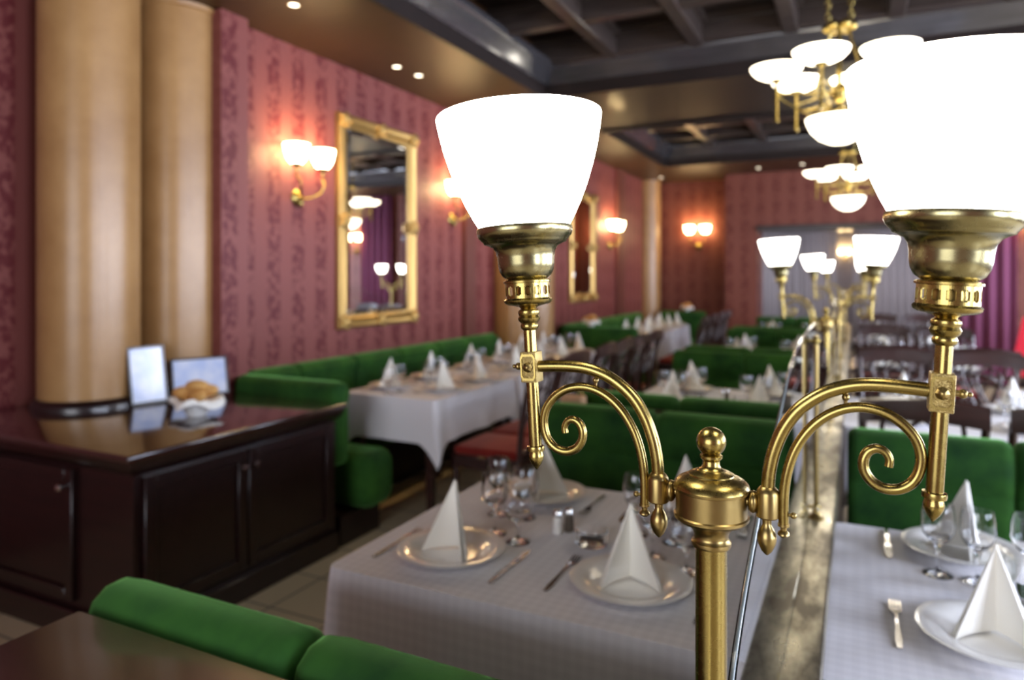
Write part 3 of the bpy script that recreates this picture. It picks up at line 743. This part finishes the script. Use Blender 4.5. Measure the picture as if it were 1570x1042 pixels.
def make_chair():
    t = thing('dining_chair', '', 'chair')
    # seat faces +y; back at y=-.2
    pr = rprof(-.20, .21, .435, .485, .022)
    obj('seat', MB().cushion(pr, -.205, .205, .025), 'red_seat', t, None, 50)
    m = MB()
    m.rbox(-.215, .215, .175, .205, .37, .435, .004, 1).rbox(-.20, .20, -.205, -.18, .37, .435, .004, 1)
    for sx in (-1, 1): m.rbox(sx*.205-.012, sx*.205+.012, -.19, .19, .37, .435, .004, 1)
    obj('seat_frame', m, 'chair_wood', t)
    for sx in (-1, 1):
        obj('leg', MB().tube([(sx*.195, .19, .43), (sx*.195, .195, .2), (sx*.195, .20, 0)], [.019, .016, .012], 10, 2), 'chair_wood', t)
        obj('leg', MB().tube([(sx*.185, -.20, .44), (sx*.187, -.215, .2), (sx*.19, -.26, 0)], [.019, .017, .013], 10, 2), 'chair_wood', t)
        obj('back_post', MB().tube([(sx*.185, -.20, .43), (sx*.19, -.215, .60), (sx*.20, -.245, .78), (sx*.205, -.29, .92)], [.018, .017, .016, .015], 10, 3), 'chair_wood', t)
    rail = MB(); rings = []
    for i in range(13):
        x = -.215+.43*i/12; cz = .930+.022*math.cos(PI*(x/.215)*.5); cy = -.30-.02*math.cos(PI*x/.43)
        rings.append([(x, cy+a, cz+b) for a, b in ((-.011, -.045), (.011, -.045), (.011, .036), (.004, .042), (-.011, .036))])
    rail.loft(rings); obj('top_rail', rail, 'chair_wood', t, None, 40)
    sp = MB()
    for sx in (-1, 1):
        sp.tube([(sx*.03, -.205, .46), (sx*.055, -.222, .60), (sx*.10, -.245, .74), (sx*.135, -.27, .84), (sx*.13, -.29, .90)], .009, 8, 4)
        sp.tube([(sx*.03, -.205, .46), (sx*.02, -.225, .62), (sx*-.045, -.25, .76), (sx*-.06, -.275, .85), (0, -.295, .91)], .008, 8, 4)
        sp.tube([(sx*.18, -.225, .62), (sx*.12, -.245, .74), (sx*.06, -.262, .80), (0, -.272, .82)], .008, 8, 4)
    sp.rbox(-.19, .19, -.222, -.198, .455, .485, .004, 1)
    obj('splat', sp, 'chair_wood', t, None, 60)
    return t
chair = make_chair()

# place-setting prototypes
def make_plate():
    t = thing('dinner_plate', '', 'plate')
    pr = [(.058, 0), (.062, .003), (.078, .005), (.086, .011), (.108, .018), (.134, .0225), (.135, .0238), (.133, .0245), (.108, .0212), (.088, .0155), (.080, .0085), (.06, .0070), (.0005, .0068)]
    o = obj('plate', MB().lathe(pr, 56), 'china', t, None, 50); return t
def plate_mesh():
    pr = [(.058, 0), (.062, .003), (.078, .005), (.086, .011), (.108, .018), (.134, .0225), (.135, .0238), (.133, .0245), (.108, .0212), (.088, .0155), (.080, .0085), (.06, .0070), (.0005, .0068)]
    return tag(obj('dinner_plate', MB().lathe(pr, 56), 'china', None, None, 50), '', 'plate')
def napkin_mesh():
    m = MB(); H = .178
    def wing(tip, foot, apex, th, lift):
        a, b, c = Vector(apex), Vector(foot), Vector(tip)
        n = (b-a).cross(c-a).normalized()
        # three-step bowed triangle
        rows = []
        for i in range(5):
            f = i/4; p0 = a.lerp(b, f); p1 = a.lerp(c, f); row = []
            for j in range(5):
                g = j/4; p = p0.lerp(p1, g); p = p + n*(.006*math.sin(PI*g)*f*lift); row.append(p)
            rows.append(row)
        vs = [p + n*th/2 for r_ in rows for p in r_] + [p - n*th/2 for r_ in rows for p in r_]
        fs = []; o = 25
        for i in range(4):
            for j in range(4):
                k = i*5+j; fs.append((k, k+1, k+6, k+5)); fs.append((o+k, o+k+5, o+k+6, o+k+1))
        for j in range(4): fs.append((20+j, 21+j, o+21+j, o+20+j))
        for i in range(4):
            k = i*5; fs.append((k, k+5, o+k+5, o+k)); fs.append((k+4, o+k+4, o+k+9, k+9))
        m.add(vs, fs)
    A, B = (0, .012, H), (0, .035, .004)
    wing((-.065, -.040, .001), B, A, .0032, 1)
    wing((.065, -.040, .001), B, A, .0032, -1)
    A2, B2 = (0, .018, H-.004), (0, .044, .003)
    wing((-.070, -.026, .001), B2, A2, .0025, 1)
    wing((.070, -.026, .001), B2, A2, .0025, -1)
    return tag(obj('folded_napkin', m, 'napkin', None, None, 25), '', 'napkin')
def glass_thing(name, h, rb, stem):
    """a goblet: hollow bowl on a stem"""
    zb = stem; out = [(.0315, .0002), (.0320, .0015), (.020, .004), (.006, .009), (.0038, .018), (.0036, zb*.6), (.0055, zb*.85), (.010, zb)]
    bw = [(rb*.55, zb+.006), (rb*.86, zb+.020), (rb, zb+.040), (rb*.97, h-.02), (rb*.86, h)]
    inn = [(rb*.86-.0012, h), (rb*.97-.0016, h-.02), (rb-.0016, zb+.041), (rb*.84, zb+.022), (rb*.5, zb+.0095), (.0004, zb+.0065)]
    return tag(obj(name, MB().lathe(out+bw+inn, 28), 'glass', None, None, 60), '', 'glass')
def tumbler():
    return tag(obj('tumbler', MB().lathe([(.027, 0), (.030, .002), (.033, .085), (.0318, .085), (.0285, .008), (.0004, .007)], 28), 'glass', None, None, 60), '', 'glass')
def cutlery(kind):
    m = MB()
    if kind == 'fork':
        m.loft([[(w, y, z), (-w, y, z), (-w, y, z+.0022), (w, y, z+.0022)] for w, y, z in ((.0045, -.100, .001), (.0062, -.07, .001), (.0030, -.01, .004), (.0032, .04, .006), (.010, .055, .003), (.0115, .068, .002))])
        for i in range(4):
            x = -.0095+i*.0063
            m.loft([[(x+w, y, z), (x-w, y, z), (x-w, y, z+.0015), (x+w, y, z+.0015)] for w, y, z in ((.0018, .066, .002), (.0016, .09, .003), (.0008, .108, .006))])
    else:
        m.loft([[(w, y, .001), (-w, y, .001), (-w, y, .001+h_), (w, y, .001+h_)] for w, y, h_ in ((.0045, -.108, .004), (.0055, -.08, .005), (.0045, -.005, .005), (.0055, .0, .002), (.0085, .03, .0016), (.0085, .09, .0014), (.002, .112, .0012))])
    return tag(obj(kind, m, 'chrome', None, None, 40), '', kind)
P_plate, P_nap = plate_mesh(), napkin_mesh()
P_wine, P_water = glass_thing('wine_glass', .165, .036, .075), glass_thing('water_goblet', .145, .041, .055)
P_tumb = tumbler(); P_fork, P_knife = cutlery('fork'), cutlery('knife')
ZT = .7530
def setting(x, y, face, where, group, nap=None, cut=True, glasses=True, ga=(-.085, .155), gb=(.005, .165)):
    """face: +1 the diner sits on the -y side, -1 on the +y side, or an angle in radians"""
    rz = (0 if face == 1 else PI) if face in (1, -1) else face
    c, s_ = math.cos(rz), math.sin(rz)
    W_ = lambda a, b: (x+a*c-b*s_, y+a*s_+b*c, ZT)
    place(P_plate, (x, y, ZT), rz, 'round white dinner plate ' + where, 'plates '+group)
    place(P_nap, (x, y, ZT+.0085), rz if nap is None else nap, 'peaked white napkin on the plate ' + where, 'napkins '+group)
    if cut:
        place(P_fork, W_(-.165, 0), rz, 'steel fork ' + where, 'cutlery '+group)
        place(P_knife, W_(.165, 0), rz, 'steel knife ' + where, 'cutlery '+group)
    if glasses:
        place(P_wine, W_(*ga), 0, 'taller wine glass ' + where, 'glasses '+group)
        place(P_water, W_(*gb), 0, 'wider water goblet ' + where, 'glasses '+group)

# --- booth tables left of the partition
ord_ = ['nearest', 'second', 'third', 'fourth']
for k in range(4):
    dy = PITCH*k
    table(-1.145, -.205, 1.335+dy, 2.20+dy, 'dark wooden table under the cloth in the %s left booth' % ord_[k], 'white checked tablecloth on the %s booth table left of the brass rail' % ord_[k], .33 if k == 0 else .27, .10, 10+k, 'x1')
g = 'on the nearest left booth table'
setting(-.912, 1.52, 1, 'at near aisle corner of the nearest left table', g, R(-10), True, False)
setting(-.455, 1.535, 1, 'at near rail corner of the nearest left table', g, R(17), True, False)
setting(-.885, 2.045, -1, 'at far aisle corner of the nearest left table', g, R(65), True, False)
setting(-.440, 2.045, -1, 'at far rail corner of the nearest left table', g, R(185), True, False)
for p_, x, y, lb in ((P_wine, -.883, 1.700, 'behind the near aisle plate, nearest left table'), (P_water, -.800, 1.672, 'behind the near aisle plate, nearest left table'),
                     (P_wine, -.454, 1.722, 'behind the near rail plate, nearest left table'), (P_water, -.362, 1.680, 'behind the near rail plate, nearest left table'),
                     (P_wine, -.945, 1.842, 'before the far aisle plate, nearest left table'), (P_water, -.862, 1.848, 'before the far aisle plate, nearest left table'),
                     (P_wine, -.535, 1.860, 'before the far rail plate, nearest left table'), (P_water, -.430, 1.850, 'before the far rail plate, nearest left table')):
    place(p_, (x, y, ZT), 0, ('taller stemmed wine glass ' if p_ is P_wine else 'wider stemmed water goblet ') + lb, 'glasses '+g)
def table_extras(x, y, where, ash=True):
    for nm, dx, mt in (('salt_shaker', 0, 'salt'), ('pepper_shaker', .022, 'pepper')):
        t = thing(nm, '%s glass %s with metal cap %s' % ('small white-filled' if mt == 'salt' else 'small dark-filled', nm.replace('_', ' '), where), 'shaker', (x+dx, y+dx*1.3, ZT))
        obj('body', MB().lathe([(.0125, 0), (.0135, .003), (.0120, .040), (.0112, .046)], 14), mt, t)
        obj('cap', MB().lathe([(.0122, .046), (.0125, .056), (.009, .062), (.001, .064)], 14), 'chrome', t)
    if ash:
        tag(obj('ashtray', MB().lathe([(.040, 0), (.042, .003), (.044, .034), (.038, .036), (.034, .010), (.0005, .008)], 32), 'glass', None, (x+.108, y-.03, ZT), 60), 'round clear glass ashtray %s' % where, 'ashtray')
table_extras(-.730, 1.776, 'in middle of nearest left booth table')
for k in (1, 2, 3):
    dy = PITCH*k; g = 'on the %s left booth table' % ord_[k]
    for i, (xx, nm) in enumerate(((-.90, 'aisle'), (-.45, 'rail'))):
        setting(xx, 1.52+dy, 1, 'at near %s corner of %s left table' % (nm, ord_[k]), g, R(random.uniform(-20, 20)), False)
        setting(xx, 2.03+dy, -1, 'at far %s corner of %s left table' % (nm, ord_[k]), g, R(180+random.uniform(-20, 20)), False)
table_extras(-.68, 1.78+PITCH, 'in middle of second left booth table')

# --- tables right of the partition
for k in range(4):
    dy = PITCH*k
    table(-.055, .95 if k != 2 else 1.45, 1.335+dy, 2.205+dy, ('dark wooden table under the cloth, %s one right of the brass rail' if k < 2 else 'bare dark wooden table, %s one right of the brass rail') % ord_[k], 'white checked tablecloth on the %s table right of the brass rail' % ord_[k], .30, .10, 20+k, 'x0', k > 1)
g = 'on the nearest right table'
setting(.238, 1.604, 1, 'at near corner of the nearest right table', g, R(-8), True, False)
setting(.238, 2.085, -1, 'at far corner of the nearest right table', g, R(-52), True, False)
place(P_wine, (.172, 1.922, ZT), 0, 'wine glass by the far plate, nearest the brass rail, on nearest right table', 'glasses on the nearest right table')
place(P_wine, (.249, 1.911, ZT), 0, 'wine glass in front of the far napkin on the nearest right table', 'glasses on the nearest right table')
place(P_water, (.362, 1.985, ZT), 0, 'wide water goblet right of the far napkin on the nearest right table', 'glasses on the nearest right table')
place(P_tumb, (.322, 1.845, ZT), 0, 'plain glass tumbler behind the near napkin on the nearest right table', 'glasses on the nearest right table')
for k in (1, 2, 3):
    dy = PITCH*k; g = 'on the %s right table' % ord_[k]
    for i, (xx, nm) in enumerate(((.225, 'rail'), (.715, 'window'))):
        setting(xx, 1.54+dy, 1, 'at near %s side of %s right table' % (nm, ord_[k]), g, R(random.uniform(-20, 20)), False)
        setting(xx, 2.05+dy, -1, 'at far %s side of %s right table' % (nm, ord_[k]), g, R(180+random.uniform(-20, 20)), False)
        place(chair, (xx, 3.375+PITCH*(k-1), 0), 0, 'dark wooden chair, back to camera, %s side of the %s right table' % (nm, ord_[k]), 'chairs right of the brass rail')
        place(chair, (xx, 2.50+dy, 0), PI, 'dark wooden chair, facing camera, %s side of the %s right table' % (nm, ord_[k]), 'chairs right of the brass rail')

# second column of tables further right, by the windows
for k in (2, 3):
    dy = PITCH*k
    table(2.0, 3.0, 1.335+dy, 2.2+dy, 'dark wooden table by the right wall, %s row' % ord_[k], '', .3, .1, 30+k, None, True)
    for xx, nm in ((2.25, 'aisle'), (2.74, 'window')):
        place(chair, (xx, 3.375+PITCH*(k-1), 0), 0, 'dark wooden chair, back to camera, %s end of window-side table, %s row' % (nm, ord_[k]), 'chairs by the windows')
        place(chair, (xx, 2.47+dy, 0), PI, 'dark wooden chair, facing camera, %s end of window-side table, %s row' % (nm, ord_[k]), 'chairs by the windows')

# --- tables along the left wall
WT = [(3.37, 4.40, 'nearest', 3.67, 4.12), (4.48, 5.34, 'middle', 4.70, 5.14), (5.40, 6.22, 'far', 5.60, 6.04)]
for i, (a, b, nm, ya, yb_) in enumerate(WT):
    table(-2.78, -2.13, a, b, 'dark wooden table under the cloth, %s of the three below the gilt mirror' % nm, 'white tablecloth with pointed corners on the %s of three wall tables' % nm, .25, .14, 40+i, 'y')
    for yy, en in ((ya, 'near'), (yb_, 'far')):
        setting(-2.63, yy-.03, -PI/2, 'at %s sofa side of %s wall table' % (en, nm), 'on the wall tables', R(20 if en == 'near' else -70), i == 0, True, (.10, .14), (.19, .12))
        setting(-2.28, yy+.03, PI/2, 'at %s aisle side of %s wall table' % (en, nm), 'on the wall tables', R(60 if en == 'near' else 100), i == 0, True, (.10, .14), (.19, .12))
        place(chair, (-1.86, yy, 0), PI/2, 'dark wooden chair with red seat at %s place of %s wall table' % (en, nm), 'chairs at the wall tables')
for i, (a, b, nm) in enumerate([(8.10, 9.15, 'nearer'), (9.21, 10.25, 'farther')]):
    table(-2.64, -2.17, a, b, 'dark wooden table under the cloth, %s of two below the small far mirror' % nm, 'white tablecloth on the %s of two tables below the small far mirror' % nm, .38, .10, 50+i, 'y')
    for j, (yy, en) in enumerate(((a+.27, 'near'), (b-.27, 'far'))):
        setting(-2.495, yy-.13, -PI/2, 'at %s sofa side of the %s far-end table' % (en, nm), 'on the far wall tables', R(20), False, False)
        setting(-2.31, yy+.13, PI/2, 'at %s aisle side of the %s far-end table' % (en, nm), 'on the far wall tables', R(60), False, False)
        place(chair, (-1.88, yy, 0), PI/2, 'dark wooden chair at %s place of the %s table below the far mirror' % (en, nm), 'chairs at the far wall tables')

# red table lamp on the right
t = thing('table_lamp', 'table lamp with crimson cone shade standing on the third right table', 'lamp', (1.26, 6.74, ZT))
obj('stand', MB().lathe([(.06, 0), (.06, .012), (.02, .02), (.010, .04), (.010, .30)], 24), 'mahogany', t)
pr = [(.150, .035), (.085, .375), (.080, .375), (.145, .035)]
obj('lamp_shade', MB().lathe(pr, 36, capb=False, capt=False), 'crimson', t, None, 50)

# ------------------------------------------------------------------ mirrors
def mirror(label, loc, w, h, ornate=True):
    """hangs on the left wall: face towards +x; loc = centre of the back"""
    t = thing('wall_mirror', label, 'mirror', loc)
    f = .10; prof = [(0, 0), (0, .030), (.020, .050), (.040, .044), (.060, .030), (.075, .034), (.085, .022), (.10, .018), (.10, 0)]
    rings = []
    for sy, sz in ((-1, -1), (1, -1), (1, 1), (-1, 1), (-1, -1)):
        rings.append([(x, sy*(w/2-d), sz*(h/2-d)) for d, x in prof])
    obj('frame', MB().loft(rings, caps=False), 'gilt', t, None, 30)
    obj('glass', MB().box(.008, .014, -w/2+f, w/2-f, -h/2+f, h/2-f), 'mirror', t)
    b = .035; rings = []
    for sy, sz in ((-1, -1), (1, -1), (1, 1), (-1, 1), (-1, -1)):
        rings.append([(.0142, sy*(w/2-f), sz*(h/2-f)), (.0185, sy*(w/2-f-b), sz*(h/2-f-b)), (.0142, sy*(w/2-f-b), sz*(h/2-f-b))])
    obj('bevel', MB().loft(rings, caps=False), 'mirror', t)
    if ornate:
        for sy in (-1, 0, 1):
            for sz in (-1, 0, 1):
                if sy == 0 and sz == 0: continue
                m = MB().ball((.045, sy*(w/2-.05), sz*(h/2-.05)), .045, .9, 12)
                for q in range(5):
                    a = 2*PI*q/5; m.ball((.048, sy*(w/2-.05)+.04*math.cos(a), sz*(h/2-.05)+.04*math.sin(a)), .022, 1, 8)
                obj('ornament', m, 'gilt', t)
mirror('tall gilt-framed mirror on the red wall above the wall tables', (XL2+.001, 4.53, 1.855), .99, 1.58)
mirror('small far gilt-framed mirror on the left wall beyond the columns', (XL3+.001, 8.37, 1.82), .88, 1.38)

# ------------------------------------------------------------------ sconces
def make_sconce():
    """plate on the wall plane x=0, arms reach out to +x"""
    t = thing('wall_sconce', '', 'sconce')
    mx = Matrix.Rotation(PI/2, 4, 'Y')
    obj('wall_plate', MB().lathe([(.055, .001), (.055, .008), (.045, .018), (.025, .026), (.015, .045), (.001, .050)], 24, Matrix.Translation((0, 0, -.27)) @ mx), 'brass', t)
    obj('drop', MB().lathe([(.001, -.345), (.012, -.325), (.018, -.305), (.012, -.285), (.006, -.27)], 16, Matrix.Translation((.035, 0, 0))), 'brass', t)
    for sy in (-1, 1):
        a = part_empty('arm', t)
        obj('tube', MB().tube([(.03, 0, -.27), (.07, sy*.03, -.275), (.12, sy*.09, -.24), (.14, sy*.115, -.18), (.115, sy*.125, -.14), (.115, sy*.125, -.07)], .007, 10, 4), 'brass', a)
        T = Matrix.Translation((.115, sy*.125, 0))
        obj('cup', MB().lathe([(.008, -.11), (.010, -.09), (.022, -.085), (.028, -.075), (.034, -.058)], 20, T), 'brass', a)
        pr = [(.036, -.062), (.052, -.045), (.068, -.015), (.078, .025), (.083, .062)]
        obj('lamp_shade', MB().lathe(pr+[(r-.004, z) for r, z in reversed(pr)], 32, T), 'opal_sconce', a, None, 60)
    return t
sc = make_sconce()
for x, y, zs, rz, lb in ((XL2, 3.64, 2.25, 0, 'twin-shade brass wall sconce left of the gilt mirror, nearest the camera'),
                     (XL2, 5.66, 2.25, 0, 'twin-shade brass wall sconce right of the gilt mirror, beside the big lamp shade'),
                     (XL3, 9.45, 2.15, 0, 'twin-shade brass wall sconce on left wall beyond the small mirror'),
                     (-2.31, YB, 2.20, -PI/2, 'twin-shade brass wall sconce on the back wall, left of the opening'),
                     (2.05, 11.1, 2.20, -PI/2, 'twin-shade brass wall sconce on the back wall, right of the opening')):
    place(sc, (x, y, zs), rz, lb, 'twin wall sconces')
place(sc, (-.20, 15.2, 1.92), -PI/2, 'small distant sconce glowing in the far room beyond the opening', 'twin wall sconces').scale = (.55, .55, .55)

# ------------------------------------------------------------------ chandeliers
def make_chandelier():
    """origin at the floor point below; shade rims at 2.66"""
    t = thing('chandelier', '', 'chandelier')
    ZK = 2.86
    for sx in (-1, 1):
        m = MB(); z = ZK+.03; i = 0
        while z < 3.44:
            pts = []
            for q in range(9):
                a = 2*PI*q/8
                pts.append((sx*.055 + (.013*math.cos(a) if i % 2 else 0), (.013*math.cos(a) if i % 2 == 0 else 0), z+.022*math.sin(a)))
            m.tube(pts, .004, 6, 1, cap=False); z += .032; i += 1
        obj('chain', m, 'brass', t)
    obj('ceiling_rose', MB().lathe([(.09, 3.44), (.10, 3.455), (.085, 3.519)], 24).box(-.075, .075, -.01, .01, 3.425, 3.442), 'brass', t)
    m = MB().lathe([(.035, ZK-.02), (.045, ZK), (.035, ZK+.02)], 20)
    for q in range(6):
        a = 2*PI*q/6; m.ball((.06*math.cos(a), .06*math.sin(a), ZK), .026, 1, 12)
    obj('knob_cluster', m, 'brass', t)
    obj('column', MB().lathe([(.012, 2.40), (.012, ZK-.02)], 14).lathe([(.02, 2.56), (.045, 2.53), (.045, 2.50), (.02, 2.46)], 20), 'brass', t)
    m = MB()
    for q in range(3):
        a = 2*PI*q/3+.5; m.tube([(.05*math.cos(a), .05*math.sin(a), ZK-.01), (.15*math.cos(a), .15*math.sin(a), 2.52)], .007, 8, 1)
    obj('stay_rod', m, 'brass', t)
    bw = [(.004, 2.245), (.05, 2.250), (.10, 2.275), (.14, 2.315), (.162, 2.365), (.166, 2.385)]
    obj('bowl_shade', MB().lathe(bw + [(r-.004, z+.002) for r, z in reversed(bw)], 40), 'opal_bowl', t, None, 60)
    rg = [(.166*math.cos(2*PI*q/32), .166*math.sin(2*PI*q/32), 2.387) for q in range(33)]
    obj('bowl_ring', MB().tube(rg, .006, 8, 1, cap=False).box(-.165, .165, -.006, .006, 2.382, 2.394).box(-.006, .006, -.165, .165, 2.382, 2.394), 'brass', t)
    for q in range(6):
        a = R(110+60*q)+YAW; ca, sa = math.cos(a), math.sin(a); r = .315
        arm = part_empty('arm', t)
        obj('bar', MB().tube([(.03*ca, .03*sa, 2.52), (r*ca, r*sa, 2.52)], .006, 8, 1).tube([(.06*ca, .06*sa, 2.46), (.17*ca, .17*sa, 2.43), (.26*ca, .26*sa, 2.47), (r*ca, r*sa, 2.52)], .005, 8, 4), 'brass', arm)
        T = Matrix.Translation((r*ca, r*sa, 0))
        obj('tube', MB().lathe([(.010, 2.37), (.014, 2.38), (.009, 2.39), (.009, 2.575), (.030, 2.590), (.034, 2.600)], 14, T), 'brass', arm)
        pr = [(.035, 2.596), (.070, 2.604), (.105, 2.622), (.126, 2.645), (.133, 2.662)]
        obj('lamp_shade', MB().lathe(pr+[(r_-.004, z+.001) for r_, z in reversed(pr)], 32, T), 'opal_bowl', arm, None, 60)
    return t
ch = make_chandelier()
place(ch, (-.08, 4.08, -.10), 0, 'nearer brass chandelier with six bowl shades hanging on twin chains', 'brass chandeliers')
place(ch, (-.08, 8.25, -.10), 0, 'farther brass chandelier hanging near the back wall opening', 'brass chandeliers')

# ------------------------------------------------------------------ recessed downlights
def downlight(x, y, lb, z=ZS):
    t = thing('downlight', lb, 'downlight', (x, y, z), 0, 'ceiling downlights')
    obj('ring', MB().lathe([(.038, -.001), (.040, -.006), (.030, -.006), (.029, -.001)], 24), 'brass', t)
    obj('lens', MB().lathe([(.028, -.0045), (.028, -.0015)], 20), 'spot', t)
downlight(-3.05, 4.30, 'small lit downlight in the left soffit above the mirror, nearer of two')
downlight(-3.03, 4.56, 'small lit downlight in the left soffit above the mirror, farther of two')
downlight(-2.88, 3.06, 'small lit downlight in the left soffit, near the thick columns')
downlight(-1.26, 10.60, 'small lit downlight above the back opening, left one')
downlight(-.67, 10.50, 'small lit downlight above the back opening, right one')
downlight(-2.75, 10.95, 'small lit downlight beside the far corner column')
